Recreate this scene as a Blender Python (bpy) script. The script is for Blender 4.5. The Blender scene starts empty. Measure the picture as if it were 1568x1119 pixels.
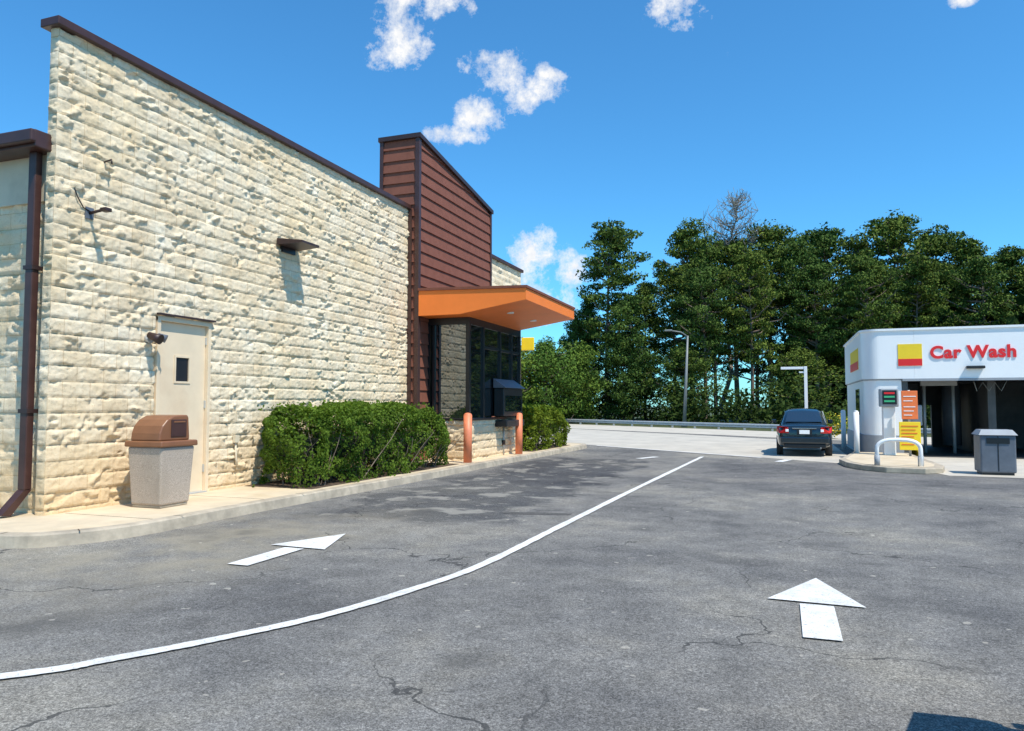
import bpy, math, random
import numpy as np
from mathutils import Vector
random.seed(7)
scene=bpy.context.scene
COL=scene.collection
# ------------------------------------------------------------------ materials
def newmat(name):
    m=bpy.data.materials.new(name); m.use_nodes=True
    nt=m.node_tree; b=nt.nodes['Principled BSDF']
    return m,nt,b
def N(nt,t,**kw):
    n=nt.nodes.new(t)
    for k,v in kw.items(): setattr(n,k,v)
    return n
def noise(nt,co,scale,detail=4,rough=.6,dim='3D'):
    n=N(nt,'ShaderNodeTexNoise'); n.inputs['Scale'].default_value=scale
    n.inputs['Detail'].default_value=detail; n.inputs['Roughness'].default_value=rough
    nt.links.new(co,n.inputs['Vector']); return n.outputs['Fac']
def ramp(nt,fac,stops):
    r=N(nt,'ShaderNodeValToRGB'); el=r.color_ramp.elements
    while len(el)<len(stops): el.new(.5)
    for e,(p,c) in zip(el,stops):
        e.position=p; e.color=(c[0],c[1],c[2],1) if hasattr(c,'__len__') else (c,c,c,1)
    nt.links.new(fac,r.inputs['Fac']); return r.outputs['Color']
def mix(nt,a,b,fac,mode='MIX'):
    m=N(nt,'ShaderNodeMix',data_type='RGBA',blend_type=mode)
    for s,v in ((0,fac),(6,a),(7,b)):
        if isinstance(v,(int,float)): m.inputs[s].default_value=v
        elif isinstance(v,tuple): m.inputs[s].default_value=(v[0],v[1],v[2],1)
        else: nt.links.new(v,m.inputs[s])
    return m.outputs[2]
def math_(nt,op,a,b=None,clamp=False):
    m=N(nt,'ShaderNodeMath',operation=op,use_clamp=clamp)
    for i,v in enumerate((a,b)):
        if v is None: continue
        if isinstance(v,(int,float)): m.inputs[i].default_value=v
        else: nt.links.new(v,m.inputs[i])
    return m.outputs[0]
def coord(nt):
    return N(nt,'ShaderNodeTexCoord').outputs['Object']
def bump(nt,b,h,strength=.3,dist=.02):
    n=N(nt,'ShaderNodeBump'); n.inputs['Strength'].default_value=strength; n.inputs['Distance'].default_value=dist
    nt.links.new(h,n.inputs['Height']); nt.links.new(n.outputs[0],b.inputs['Normal'])
def mat(name,c,var=.12,scale=8,rough=.6,bmp=0.0,bscale=60,metal=0.0,spec=.5,dirt=None):
    m,nt,b=newmat(name); co=coord(nt)
    f=noise(nt,co,scale,5)
    lo=tuple(max(0,x*(1-var)) for x in c); hi=tuple(min(1,x*(1+var)) for x in c)
    col=ramp(nt,f,[(.3,lo),(.7,hi)])
    if dirt:
        f2=noise(nt,co,1.3,6); f2=ramp(nt,f2,[(.5,0),(.72,1)])
        col=mix(nt,col,dirt,math_(nt,'MULTIPLY',f2,.6))
    nt.links.new(col,b.inputs['Base Color'])
    b.inputs['Roughness'].default_value=rough; b.inputs['Metallic'].default_value=metal
    b.inputs['Specular IOR Level'].default_value=spec
    if bmp: bump(nt,b,noise(nt,co,bscale,5),bmp,.01)
    return m
M={}
M['brown']=mat('brown_metal',(.065,.028,.022),.2,5,.4)
M['brown_dk']=mat('dark_trim',(.042,.021,.018),.2,5,.45)
M['siding']=mat('siding_board',(.215,.080,.052),.12,4,.7,.1,30,spec=.2)
M['orange']=mat('orange_panel',(.95,.235,.045),.05,2,.5,spec=.25)
M['bollard']=mat('bollard_orange',(.80,.23,.10),.15,6,.5,.1,dirt=(.5,.20,.12))
M['door']=mat('door_paint',(.80,.64,.44),.05,3,.5,dirt=(.64,.46,.29))
M['beige']=mat('beige_panel',(.70,.60,.43),.08,2,.7,dirt=(.45,.37,.26))
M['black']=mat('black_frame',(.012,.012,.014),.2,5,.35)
M['interior']=mat('interior_dark',(.05,.045,.04),.3,2,.8)
M['white']=mat('white_panel',(.90,.90,.88),.02,1.5,.35)
M['grey']=mat('grey_plastic',(.12,.135,.16),.15,5,.5)
M['greyl']=mat('grey_base',(.32,.34,.36),.1,3,.6)
M['galv']=mat('galvanised_steel',(.50,.51,.50),.1,4,.5,metal=.3)
M['pole']=mat('lamp_pole_grey',(.22,.23,.22),.1,4,.5)
M['red']=mat('sign_red',(.80,.02,.02),.04,4,.4)
M['yellow']=mat('sign_yellow',(.95,.66,.02),.04,4,.4)
M['oposter']=mat('poster_orange',(.9,.20,.05),.1,9,.5)
M['green']=mat('sign_green',(.05,.45,.2),.05,9,.5)
M['tanbin']=mat('bin_aggregate',(.44,.36,.285),.45,110,.85,.4,90,dirt=(.34,.27,.20))
M['lid']=mat('bin_lid_brown',(.24,.10,.045),.12,4,.4)
M['rubber']=mat('rubber',(.02,.02,.02),.2,8,.8)
M['kerb']=mat('kerb_concrete',(.46,.385,.285),.25,5,.85,.3,50,dirt=(.22,.19,.155))
M['walk']=mat('sidewalk_concrete',(.64,.52,.36),.12,2.2,.85,.3,60,dirt=(.52,.38,.21))
M['conc']=mat('apron_concrete',(.54,.485,.40),.12,.8,.85,.2,30,dirt=(.38,.34,.29))
M['road']=mat('road_surface',(.56,.50,.41),.1,.6,.85,.2,30,dirt=(.44,.39,.32))
M['grass']=mat('grass_ground',(.06,.075,.022),.4,1.2,.95,.6,12)
M['hill']=mat('forest_floor',(.018,.026,.009),.5,.8,1,.8,3,spec=0)
M['mulch']=mat('planting_bed',(.10,.065,.04),.4,14,.95,.8,30)
M['bark']=mat('bark',(.20,.15,.11),.35,6,.9,.6,14)
M['deadbark']=mat('dead_bark',(.26,.23,.19),.3,6,.9,.4,14)
M['tank']=mat('taillight',(.55,.01,.01),.1,20,.15)
M['chrome']=mat('chrome',(.6,.6,.6),.05,5,.15,metal=1)
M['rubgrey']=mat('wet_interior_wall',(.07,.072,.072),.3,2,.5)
M['tar']=mat('tar_patch',(.11,.105,.10),.4,30,.9,.5,90,spec=.1)
# glass
m,nt,b=newmat('window_glass')
b.inputs['Base Color'].default_value=(.015,.018,.02,1); b.inputs['Roughness'].default_value=.03
g=N(nt,'ShaderNodeBsdfGlossy'); g.inputs['Roughness'].default_value=.02; g.inputs['Color'].default_value=(.85,.9,.9,1)
ms=N(nt,'ShaderNodeMixShader'); ms.inputs[0].default_value=.20
nt.links.new(b.outputs[0],ms.inputs[1]); nt.links.new(g.outputs[0],ms.inputs[2])
nt.links.new(ms.outputs[0],nt.nodes['Material Output'].inputs['Surface'])
co=coord(nt); bump(nt,b,noise(nt,co,1.2,1),.05,.02)
M['glass']=m
# car paint
m,nt,b=newmat('car_paint_dark'); b.inputs['Base Color'].default_value=(.008,.018,.026,1)
b.inputs['Roughness'].default_value=.25; b.inputs['Coat Weight'].default_value=1; b.inputs['Metallic'].default_value=.3
bump(nt,b,noise(nt,coord(nt),40,2),.02,.002); M['paint']=m
# split-face block
m,nt,b=newmat('split_face_block'); co=coord(nt)
f=noise(nt,co,2.2,6,.7); f2=noise(nt,co,34,5,.75); f3=noise(nt,co,.5,3)
sep=N(nt,'ShaderNodeSeparateXYZ'); nt.links.new(co,sep.inputs[0])
cx_=N(nt,'ShaderNodeCombineXYZ'); nt.links.new(math_(nt,'SUBTRACT',math_(nt,'ADD',sep.outputs[0],sep.outputs[1]),-1.90),cx_.inputs[0]); nt.links.new(sep.outputs[2],cx_.inputs[1])
br=N(nt,'ShaderNodeTexBrick'); br.inputs['Scale'].default_value=1; br.inputs['Brick Width'].default_value=.4; br.inputs['Row Height'].default_value=.2
br.inputs['Mortar Size'].default_value=.007; br.inputs['Mortar Smooth'].default_value=.6; br.inputs['Color1'].default_value=(.82,.79,.73,1); br.inputs['Color2'].default_value=(1,1,1,1); br.inputs['Mortar'].default_value=(.62,.52,.40,1)
nt.links.new(cx_.outputs[0],br.inputs['Vector'])
c=ramp(nt,f,[(.3,(.84,.66,.44)),(.5,(.93,.77,.55)),(.7,(.99,.87,.67))])
c=mix(nt,c,ramp(nt,f2,[(.3,(.60,.50,.38)),(.46,(1,1,1))]),.65,'MULTIPLY')
c=mix(nt,c,br.outputs['Color'],.75,'MULTIPLY')
c=mix(nt,c,(.86,.61,.31),math_(nt,'MULTIPLY',ramp(nt,f3,[(.5,0),(.7,1)]),.35))
low=math_(nt,'SUBTRACT',1.0,math_(nt,'DIVIDE',sep.outputs[2],1.1),True)
c=mix(nt,c,(.74,.47,.21),math_(nt,'MULTIPLY',math_(nt,'MULTIPLY',low,f),.9))
nt.links.new(c,b.inputs['Base Color']); b.inputs['Roughness'].default_value=.95; b.inputs['Specular IOR Level'].default_value=.05
hb=math_(nt,'ADD',noise(nt,co,60,6,.8),noise(nt,co,20,3))
bump(nt,b,hb,.85,.012); M['block']=m
# asphalt
m,nt,b=newmat('asphalt'); co=coord(nt)
fine=noise(nt,co,105,3,.85); med=noise(nt,co,2.6,7,.75); big=noise(nt,co,.30,7,.68); mid=noise(nt,co,34,3,.7)
c=ramp(nt,fine,[(.36,(.085,.080,.074)),(.5,(.195,.186,.172)),(.64,(.37,.352,.322))])
c=mix(nt,c,ramp(nt,mid,[(.35,.76),(.65,1.18)]),1,'MULTIPLY')
c=mix(nt,c,ramp(nt,med,[(.3,.74),(.7,1.22)]),1,'MULTIPLY')
c=mix(nt,c,ramp(nt,big,[(.38,(.66,.67,.70)),(.5,(1,1,1)),(.62,(1.34,1.30,1.20))]),1,'MULTIPLY')
sep=N(nt,'ShaderNodeSeparateXYZ'); nt.links.new(co,sep.inputs[0]); X,Y=sep.outputs[0],sep.outputs[1]
wob=math_(nt,'MULTIPLY',math_(nt,'SUBTRACT',noise(nt,co,.6,6,.65),.5),3.0)
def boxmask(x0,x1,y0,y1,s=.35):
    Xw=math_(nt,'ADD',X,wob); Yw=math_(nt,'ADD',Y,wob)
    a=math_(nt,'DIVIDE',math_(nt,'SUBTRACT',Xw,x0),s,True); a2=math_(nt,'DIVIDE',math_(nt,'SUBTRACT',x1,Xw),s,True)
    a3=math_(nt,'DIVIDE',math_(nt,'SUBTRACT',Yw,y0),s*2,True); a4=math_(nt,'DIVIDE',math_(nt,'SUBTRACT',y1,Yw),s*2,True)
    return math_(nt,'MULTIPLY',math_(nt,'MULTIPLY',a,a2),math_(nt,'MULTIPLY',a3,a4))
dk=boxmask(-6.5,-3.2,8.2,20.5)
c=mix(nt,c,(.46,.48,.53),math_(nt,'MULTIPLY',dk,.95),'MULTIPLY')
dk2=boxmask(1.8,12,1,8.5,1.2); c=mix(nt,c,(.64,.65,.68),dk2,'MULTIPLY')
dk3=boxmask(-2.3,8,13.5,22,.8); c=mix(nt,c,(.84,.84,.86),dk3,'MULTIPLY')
sp=noise(nt,co,1.5,6,.6); sp=math_(nt,'MULTIPLY',ramp(nt,sp,[(.54,0),(.61,1)]),dk)
c=mix(nt,c,(.33,.31,.27),math_(nt,'MULTIPLY',sp,.7))
du=math_(nt,'MULTIPLY',boxmask(-7.4,-4.2,3.2,9.8,1.0),ramp(nt,noise(nt,co,.9,6),[(.38,0),(.60,1)]))
c=mix(nt,c,(.37,.32,.23),math_(nt,'MULTIPLY',du,.6))
dist=N(nt,'ShaderNodeVectorMath',operation='ADD'); nn=N(nt,'ShaderNodeTexNoise'); nn.inputs['Scale'].default_value=1.6; nn.inputs['Detail'].default_value=5
nt.links.new(co,nn.inputs['Vector']); nt.links.new(co,dist.inputs[0]); nt.links.new(nn.outputs['Color'],dist.inputs[1])
vo=N(nt,'ShaderNodeTexVoronoi',feature='DISTANCE_TO_EDGE'); vo.inputs['Scale'].default_value=.33; nt.links.new(dist.outputs[0],vo.inputs['Vector'])
cr=math_(nt,'LESS_THAN',vo.outputs['Distance'],.0032)
cr=math_(nt,'MULTIPLY',cr,ramp(nt,noise(nt,co,.35,2),[(.44,0),(.52,1)]))
c=mix(nt,c,(.045,.045,.045),math_(nt,'MULTIPLY',cr,.75))
oi=ramp(nt,noise(nt,co,.9,4,.5),[(.60,0),(.70,1)]); c=mix(nt,c,(.085,.083,.08),math_(nt,'MULTIPLY',oi,.55))
gr_=ramp(nt,noise(nt,co,9,2,.4),[(.72,0),(.74,1)]); c=mix(nt,c,(.55,.50,.42),math_(nt,'MULTIPLY',gr_,.5))
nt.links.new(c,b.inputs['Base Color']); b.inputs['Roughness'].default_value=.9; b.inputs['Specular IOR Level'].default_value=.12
bump(nt,b,math_(nt,'ADD',fine,mid),.7,.008); M['asphalt']=m
# worn paint
m,nt,b=newmat('road_paint'); co=coord(nt)
f=noise(nt,co,40,7,.82); f=ramp(nt,f,[(.37,0),(.44,1)]); f2=ramp(nt,noise(nt,co,4,6,.75),[(.3,(.58,.56,.52)),(.6,(.86,.84,.80))])
nt.links.new(mix(nt,(.22,.21,.19),f2,f),b.inputs['Base Color']); b.inputs['Roughness'].default_value=.7; bump(nt,b,noise(nt,co,110,3,.85),.6,.008); M['rpaint']=m
# foliage
def leafmat(name,dark,light,tr=.3):
    m,nt,b=newmat(name); g=N(nt,'ShaderNodeNewGeometry'); co=coord(nt)
    oi=N(nt,'ShaderNodeObjectInfo')
    f=math_(nt,'ADD',math_(nt,'MULTIPLY',g.outputs['Random Per Island'],.45),math_(nt,'MULTIPLY',noise(nt,co,.6,2),.55))
    c=ramp(nt,f,[(.2,dark),(.8,light)])
    c=mix(nt,c,ramp(nt,oi.outputs['Random'],[(0,(.72,.82,.85)),(1,(1.3,1.1,.9))]),1,'MULTIPLY')
    nt.links.new(c,b.inputs['Base Color']); b.inputs['Roughness'].default_value=.75; b.inputs['Specular IOR Level'].default_value=.08
    if tr:
        t=N(nt,'ShaderNodeBsdfTranslucent'); ms=N(nt,'ShaderNodeMixShader'); ms.inputs[0].default_value=tr
        nt.links.new(mix(nt,c,(1.3,1.4,.6),1,'MULTIPLY'),t.inputs[0])
        nt.links.new(b.outputs[0],ms.inputs[1]); nt.links.new(t.outputs[0],ms.inputs[2])
        nt.links.new(ms.outputs[0],nt.nodes['Material Output'].inputs['Surface'])
    return m
M['pine']=leafmat('pine_foliage',(.024,.050,.012),(.145,.215,.042),0)
M['under']=leafmat('undergrowth_foliage',(.014,.030,.008),(.055,.090,.018),0)
M['hedge']=leafmat('hedge_foliage',(.055,.095,.014),(.23,.31,.040),.3)
M['bush']=leafmat('broadleaf_foliage',(.06,.11,.02),(.19,.27,.042),0)
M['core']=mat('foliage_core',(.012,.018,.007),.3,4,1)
M['flower']=mat('flower_yellow',(.8,.6,.03),.1,5,.6)

# ------------------------------------------------------------------ geometry helpers
def empty(name):
    o=bpy.data.objects.new(name,None); COL.objects.link(o); return o
def obj(name,me,mats,parent=None,smooth=False):
    o=bpy.data.objects.new(name,me); COL.objects.link(o)
    for m in (mats if isinstance(mats,list) else [mats]): me.materials.append(m)
    if parent: o.parent=parent
    if smooth: me.shade_smooth()
    return o
def poly(name,V,F,mats,parent=None,smooth=False):
    me=bpy.data.meshes.new(name); me.from_pydata(V,[],F); me.update()
    return obj(name,me,mats,parent,smooth)
def fast(name,V,Q,mats,parent=None,smooth=False):
    me=bpy.data.meshes.new(name); n=len(V); f,k=Q.shape
    me.vertices.add(n); me.vertices.foreach_set('co',np.asarray(V,np.float32).ravel())
    me.loops.add(f*k); me.loops.foreach_set('vertex_index',Q.astype(np.int32).ravel())
    me.polygons.add(f); me.polygons.foreach_set('loop_start',np.arange(0,f*k,k,dtype=np.int32))
    me.update(calc_edges=True)
    return obj(name,me,mats,parent,smooth)
def box(name,x0,x1,y0,y1,z0,z1,m,parent=None,bev=0.0):
    V=[(x,y,z) for z in (z0,z1) for y in (y0,y1) for x in (x0,x1)]
    F=[(0,2,3,1),(4,5,7,6),(0,1,5,4),(2,6,7,3),(0,4,6,2),(1,3,7,5)]
    o=poly(name,V,F,m,parent)
    if bev:
        b=o.modifiers.new('b','BEVEL'); b.width=bev; b.segments=2
    return o
def prism(name,pts,z0,z1,m,parent=None,bev=0):
    n=len(pts); V=[(x,y,z0) for x,y in pts]+[(x,y,z1) for x,y in pts]
    F=[tuple(range(n-1,-1,-1)),tuple(range(n,2*n))]+[(i,(i+1)%n,n+(i+1)%n,n+i) for i in range(n)]
    o=poly(name,V,F,m,parent)
    if bev: b=o.modifiers.new('b','BEVEL'); b.width=bev; b.segments=2
    return o
def sheet(name,pts,z,m,parent=None):
    return poly(name,[(x,y,z) for x,y in pts],[tuple(range(len(pts)))],m,parent)
def tube(name,path,r,m,parent=None,seg=12,r2=None):
    V=[];F=[];P=[Vector(p) for p in path]
    for i,p in enumerate(P):
        d=(P[min(i+1,len(P)-1)]-P[max(i-1,0)]).normalized()
        a=d.orthogonal() if abs(d.z)<.99 else Vector((1,0,0)); a=(a-d*a.dot(d)).normalized(); 
        if i>0:
            a=(pa-d*pa.dot(d)).normalized()
        pa=a; bb=d.cross(a)
        rr=r if r2 is None else r+(r2-r)*i/(len(P)-1)
        for k in range(seg):
            t=2*math.pi*k/seg; V.append(tuple(p+a*math.cos(t)*rr+bb*math.sin(t)*rr))
    for i in range(len(P)-1):
        for k in range(seg):
            k2=(k+1)%seg; F.append((i*seg+k,i*seg+k2,(i+1)*seg+k2,(i+1)*seg+k))
    F.append(tuple(range(seg-1,-1,-1))); F.append(tuple((len(P)-1)*seg+k for k in range(seg)))
    o=poly(name,V,F,m,parent)
    for p in o.data.polygons: p.use_smooth=len(p.vertices)==4
    return o
rng=np.random.default_rng(11)
LAT=rng.random((512,512))
def vnoise(x,y):
    xi=np.floor(x).astype(int); yi=np.floor(y).astype(int); fx=x-xi; fy=y-yi
    fx=fx*fx*(3-2*fx); fy=fy*fy*(3-2*fy)
    a=LAT[xi%512,yi%512]; b_=LAT[(xi+1)%512,yi%512]; c=LAT[xi%512,(yi+1)%512]; d=LAT[(xi+1)%512,(yi+1)%512]
    return (a*(1-fx)+b_*fx)*(1-fy)+(c*(1-fx)+d*fx)*fy
def sstep(a,b,x):
    t=np.clip((x-a)/(b-a),0,1); return t*t*(3-2*t)
def block_wall(name,o,u,L,z0,z1,n,parent,res=.025,seed=0,holes=()):
    u=np.array(u,float); n=np.array(n,float); o=np.array(o,float)
    ns=int(L/(res*1.2))+1; nz=int(round((z1-z0)/res))+1
    s=np.linspace(0,L,ns); z=np.linspace(z0,z1,nz); S,Z=np.meshgrid(s,z)
    so=S+seed*13.6
    row=np.floor(Z/.2+1e-6); off=.2*(row%2); col=np.floor((so+off)/.4)
    fz=Z/.2-row; fs=(so+off)/.4-col
    ri=(row*7+col*13).astype(int); r1=LAT[ri%512,(col*5+3).astype(int)%512]; r2=LAT[(row*3+col*29+9).astype(int)%512,(row*11).astype(int)%512]
    h=.012*(r1-.5)-.014*(r2-.25)*(fz-.5)
    h+=.009*(1-(2*fz-1)**6)
    k1=r1*37; k2=r2*53
    h+=.009*(vnoise(so*4+k1,Z*7+k2)-.5)+.013*(vnoise(so*13+k2,Z*22+k1)-.5)+.012*(vnoise(so*28,Z*42)-.5)
    # chips: pockets and knobs confined to single courses
    pk=vnoise(so*3.6+20+row*7.3,row*3.1+fz*.9)*.62+vnoise(so*11+20,Z*22+5)*.38
    h-=.034*sstep(.735,.77,pk)
    pr_=vnoise(so*3.8+90+row*5.7,row*2.3+fz*.9+11)*.62+vnoise(so*12,Z*22+9)*.38
    h+=.032*sstep(.745,.78,pr_)
    jz=np.minimum(fz,1-fz)*.2; js=np.minimum(fs,1-fs)*.4
    keep=(.5+.5*vnoise(so*2.2+5,Z*3))
    h-=.018*(1-sstep(0.0,.021,jz))*keep; h-=.008*(1-sstep(.0,.02,js))*keep
    edge=sstep(0,.04,S)*sstep(0,.04,L-S); h=h*edge
    for (a,b2,c,d) in holes:
        h=np.where((S>a)&(S<b2)&(Z>c)&(Z<d),-.16,h)
    P=o[None,None,:]+S[...,None]*u+h[...,None]*n; P[...,2]+=Z
    I=np.arange(ns*nz).reshape(nz,ns)
    Q=np.stack([I[:-1,:-1],I[:-1,1:],I[1:,1:],I[1:,:-1]],-1).reshape(-1,4)
    if np.dot(np.cross(u,[0,0,1]),n)<0: Q=Q[:,::-1]
    return fast(name,P.reshape(-1,3),Q,M['block'],parent)
def leaves(C,R,n,size,asp=.5,out=None,bias=0.0,g=rng):
    C=np.repeat(C,n,0); R=np.repeat(R,n,0); m=len(C)
    d=g.normal(size=(m,3)); d/=np.linalg.norm(d,axis=1)[:,None]
    rad=(.35+.65*g.random(m)**.6)[:,None]; P=C+d*R*rad
    nr=g.normal(size=(m,3)); nr/=np.linalg.norm(nr,axis=1)[:,None]; nr=nr+d*bias; nr[:,2]+=bias*.5; nr/=np.linalg.norm(nr,axis=1)[:,None]
    return quads(P,nr,size,asp,g)
def quads(P,nr,size,asp,g):
    m=len(P); a=np.cross(nr,g.normal(size=(m,3))); a/=np.linalg.norm(a,axis=1)[:,None]+1e-9; b_=np.cross(nr,a)
    s=(size*(.6+.8*g.random(m)))[:,None]; a=a*s*.5; b_=b_*s*.5*asp
    V=np.stack([P-a,P-b_*1.0+a*.1,P+a,P+b_+a*.1],1).reshape(-1,3)
    return V,np.arange(m*4).reshape(m,4)
def tubes_np(segs,k=5):
    V=[];Q=[];n=0
    for p0,p1,r0,r1 in segs:
        p0=np.array(p0);p1=np.array(p1); d=p1-p0; d=d/(np.linalg.norm(d)+1e-9)
        a=np.cross(d,[.3,.9,.1]); a/=np.linalg.norm(a); b_=np.cross(d,a)
        t=np.arange(k)*2*np.pi/k; ring=np.cos(t)[:,None]*a+np.sin(t)[:,None]*b_
        V.append(p0+ring*r0); V.append(p1+ring*r1); i=np.arange(k); j=(i+1)%k
        Q.append(np.stack([n+i,n+j,n+k+j,n+k+i],1)); n+=2*k
    return np.concatenate(V),np.concatenate(Q)
def limb(segs,p0,p1,r0,r1,g,n=4,sag=.1):
    p0=np.array(p0,float);p1=np.array(p1,float); L=np.linalg.norm(p1-p0); pts=[p0]
    for i in range(1,n+1):
        t=i/n; q=p0+(p1-p0)*t+g.normal(size=3)*L*.035*(t<1); q[2]+=sag*L*math.sin(t*math.pi)*-.5; pts.append(q)
    for i in range(n): segs.append((pts[i],pts[i+1],r0+(r1-r0)*i/n,r0+(r1-r0)*(i+1)/n))
    return pts
def tree_mesh(name,seed,H,R,cs,nl,per,leaf,lm,top=.35,flat=.5,cl=(.16,.28),drop=.12):
    g=np.random.default_rng(seed); segs=[]
    lean=g.normal(size=2)*.25
    tp=[np.array([lean[0]*t*t+.12*math.sin(t*5+seed),lean[1]*t*t,H*.97*t]) for t in np.linspace(0,1,9)]
    for i in range(8):
        segs.append((tp[i],tp[i+1],.016*H*(1-i/8.5),.016*H*(1-(i+1)/8.5)))
    C=[];RR=[]
    lop=g.random(8)*.55+.65
    for i in range(nl):
        t=(i+g.random())/nl; z=H*(cs+(1-cs)*t**.9); a=i*2.4+g.normal()*.4
        prof=(math.sin(math.pi*min(1,t*.80+.17))**.7)*(1-top*t)
        r=R*prof*g.uniform(.5,1.18)*lop[int((a%6.283)/6.284*8)]
        zt=min(z/H,.96); base=tp[int(zt*8)]+(tp[min(8,int(zt*8)+1)]-tp[int(zt*8)])*(zt*8%1)
        end=np.array([base[0]+math.cos(a)*r,base[1]+math.sin(a)*r,z+r*g.uniform(.0,.35)])
        pts=limb(segs,base-np.array([0,0,.1*r]),end,.02*r+.03,.02,g,4)
        for q,w in ((pts[2],.75),(pts[3],.95),(pts[4],.9)):
            if g.random()<drop: continue
            C.append(q+g.normal(size=3)*.25); rr=R*g.uniform(*cl)*w+.12; RR.append([rr,rr,rr*flat])
    C.append(tp[-1]); RR.append([R*.2,R*.2,R*.28])
    C=np.array(C);RR=np.array(RR)
    V1,Q1=tubes_np(segs,6); V2,Q2=leaves(C,RR,per,leaf,.5,bias=.7,g=g)
    V=np.concatenate([V1,V2]);Q=np.concatenate([Q1,Q2+len(V1)]); mi=np.concatenate([np.zeros(len(Q1)),np.ones(len(Q2))])
    me=bpy.data.meshes.new(name); me.vertices.add(len(V)); me.vertices.foreach_set('co',V.astype(np.float32).ravel())
    me.loops.add(len(Q)*4); me.loops.foreach_set('vertex_index',Q.astype(np.int32).ravel())
    me.polygons.add(len(Q)); me.polygons.foreach_set('loop_start',np.arange(0,len(Q)*4,4,dtype=np.int32)); 
    me.materials.append(M['bark']); me.materials.append(lm)
    me.polygons.foreach_set('material_index',mi.astype(np.int32)); me.update(calc_edges=True)
    return me

# ------------------------------------------------------------------ ground
ground=sheet('ground',[(-400,-400),(400,-400),(400,500),(-400,500)],0,M['grass'])
ex,ey=.791,-.612; nx,ny=.612,.791
def RD(s,n): return (ex*s+nx*n, ey*s+ny*n)
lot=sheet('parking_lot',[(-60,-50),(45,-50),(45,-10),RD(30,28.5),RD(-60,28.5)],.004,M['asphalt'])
apron=sheet('driveway_apron',[RD(-45,17.3),RD(-13.4,17.3),(1.8,20.5),(1.8,32.6),RD(-45,28.5)],.008,M['conc'])
road=sheet('road',[RD(-120,28.5),RD(80,28.5),RD(80,34.9),RD(-120,34.9)],.009,M['road'])
slab=sheet('concrete_slab',[(3.3,17.9),(9,17.5),(9,30),(2.2,30),(2.2,22)],.012,M['conc'])
patch=sheet('asphalt_patch',[(-3.65,9.62),(-3.3,9.66),(-2.72,9.78),(-2.73,9.93),(-3.2,9.90),(-3.68,9.76)],.008,M['tar'])
# low wooded rise behind the trees
V=[];F=[];gh=np.random.default_rng(3)
for i in range(61):
    s=-62+i*2.6
    for n_,z in ((58,-.05),(64,1.6),(70,3.6),(78,5.0),(95,5.2),(96,-.05)):
        x,y=RD(s,n_); e_=min(1,(i/8) if i<8 else 1); V.append((x,y,z*e_+(gh.normal()*.35*e_ if z>1 else 0)))
for i in range(60):
    for k in range(5): F.append((i*6+k,(i+1)*6+k,(i+1)*6+k+1,i*6+k+1))
poly('hill',V,F,M['hill'],None,True)
# painted markings
def stripe(name,pts,w,z=.016,jit=0):
    V=[];F=[]
    for i,p in enumerate(pts):
        a=Vector(pts[max(i-1,0)]); b2=Vector(pts[min(i+1,len(pts)-1)]); d=(b2-a).normalized(); ww=w/2*(1+jit*random.uniform(-1,1)); nn=Vector((-d.y,d.x))*ww
        V+= [(p[0]+nn.x,p[1]+nn.y,z),(p[0]-nn.x,p[1]-nn.y,z)]
    for i in range(len(pts)-1): F.append((2*i,2*i+1,2*i+3,2*i+2))
    return poly(name,V,F,M['rpaint'])
def catmull(P,k=8):
    P=[Vector(p) for p in P]; out=[]
    for i in range(len(P)-1):
        a=P[max(i-1,0)];b2=P[i];c=P[i+1];d=P[min(i+2,len(P)-1)]
        for j in range(k):
            t=j/k; out.append(.5*((2*b2)+(c-a)*t+(2*a-5*b2+4*c-d)*t*t+(3*b2-a-3*c+d)*t**3))
    out.append(P[-1]); return [tuple(p) for p in out]
stripe('lane_line',catmull([(-7.4,.3),(-5.6,1.55),(-4.05,2.93),(-3.72,3.35),(-3.37,3.92),(-3.06,4.57),(-2.83,5.41),(-2.65,6.49),(-2.58,8.94),(-2.45,13.7),(-2.17,22.0)],20),.105,jit=.09)
def arrow(cx,y0):
    V=[(cx-.118,y0),(cx+.118,y0),(cx+.118,y0+.86),(cx-.118,y0+.86),(cx-.35,y0+.93),(cx+.34,y0+.90),(cx+.03,y0+1.78)]
    return poly('painted_arrow',[(x,y,.016) for x,y in V],[(0,1,2,3),(4,5,6)],M['rpaint'])
arrow(.22,5.17); arrow(-4.79,5.68)
stripe('stop_line',[RD(-21.4,17.2),RD(-14.0,17.2)],.14)
stripe('dash_line',[(-3.75,20.6),(-3.4,21.5)],.22)
stripe('dash_line',[(-.1,20.7),(.15,21.6)],.22)
# sidewalk along the building
edge=catmull([(-14,5.35),(-9.5,5.35),(-7.75,5.50),(-7.2,5.86),(-6.92,6.6),(-6.90,8.35),(-6.82,10.5),(-6.72,13.1),(-6.62,17),(-6.5,21.5),(-6.36,24.6),(-6.6,25.6),(-7.6,26.1),(-9,26.2)],5)
side=empty('sidewalk')
inn=[];
for i,p in enumerate(edge):
    a=Vector(edge[max(i-1,0)]);b2=Vector(edge[min(i+1,len(edge)-1)]);d=(b2-a).normalized(); inn.append((p[0]-d.y*.16,p[1]+d.x*.16))
V=[];F=[]
for (p,q) in zip(edge,inn):
    d=(Vector(q)-Vector(p)).normalized()
    V+=[(p[0],p[1],0),(p[0]+d.x*.02,p[1]+d.y*.02,.125),(p[0]+d.x*.04,p[1]+d.y*.04,.142),(q[0],q[1],.145)]
for i in range(len(edge)-1):
    for k in range(3): F.append((4*i+k,4*i+k+1,4*i+k+5,4*i+k+4))
poly('kerb',V,F,M['kerb'],side)
sheet('paving',[(q[0],q[1]) for q in inn]+[(-14,26.2),(-14,6)],.140,M['walk'],side)
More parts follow.
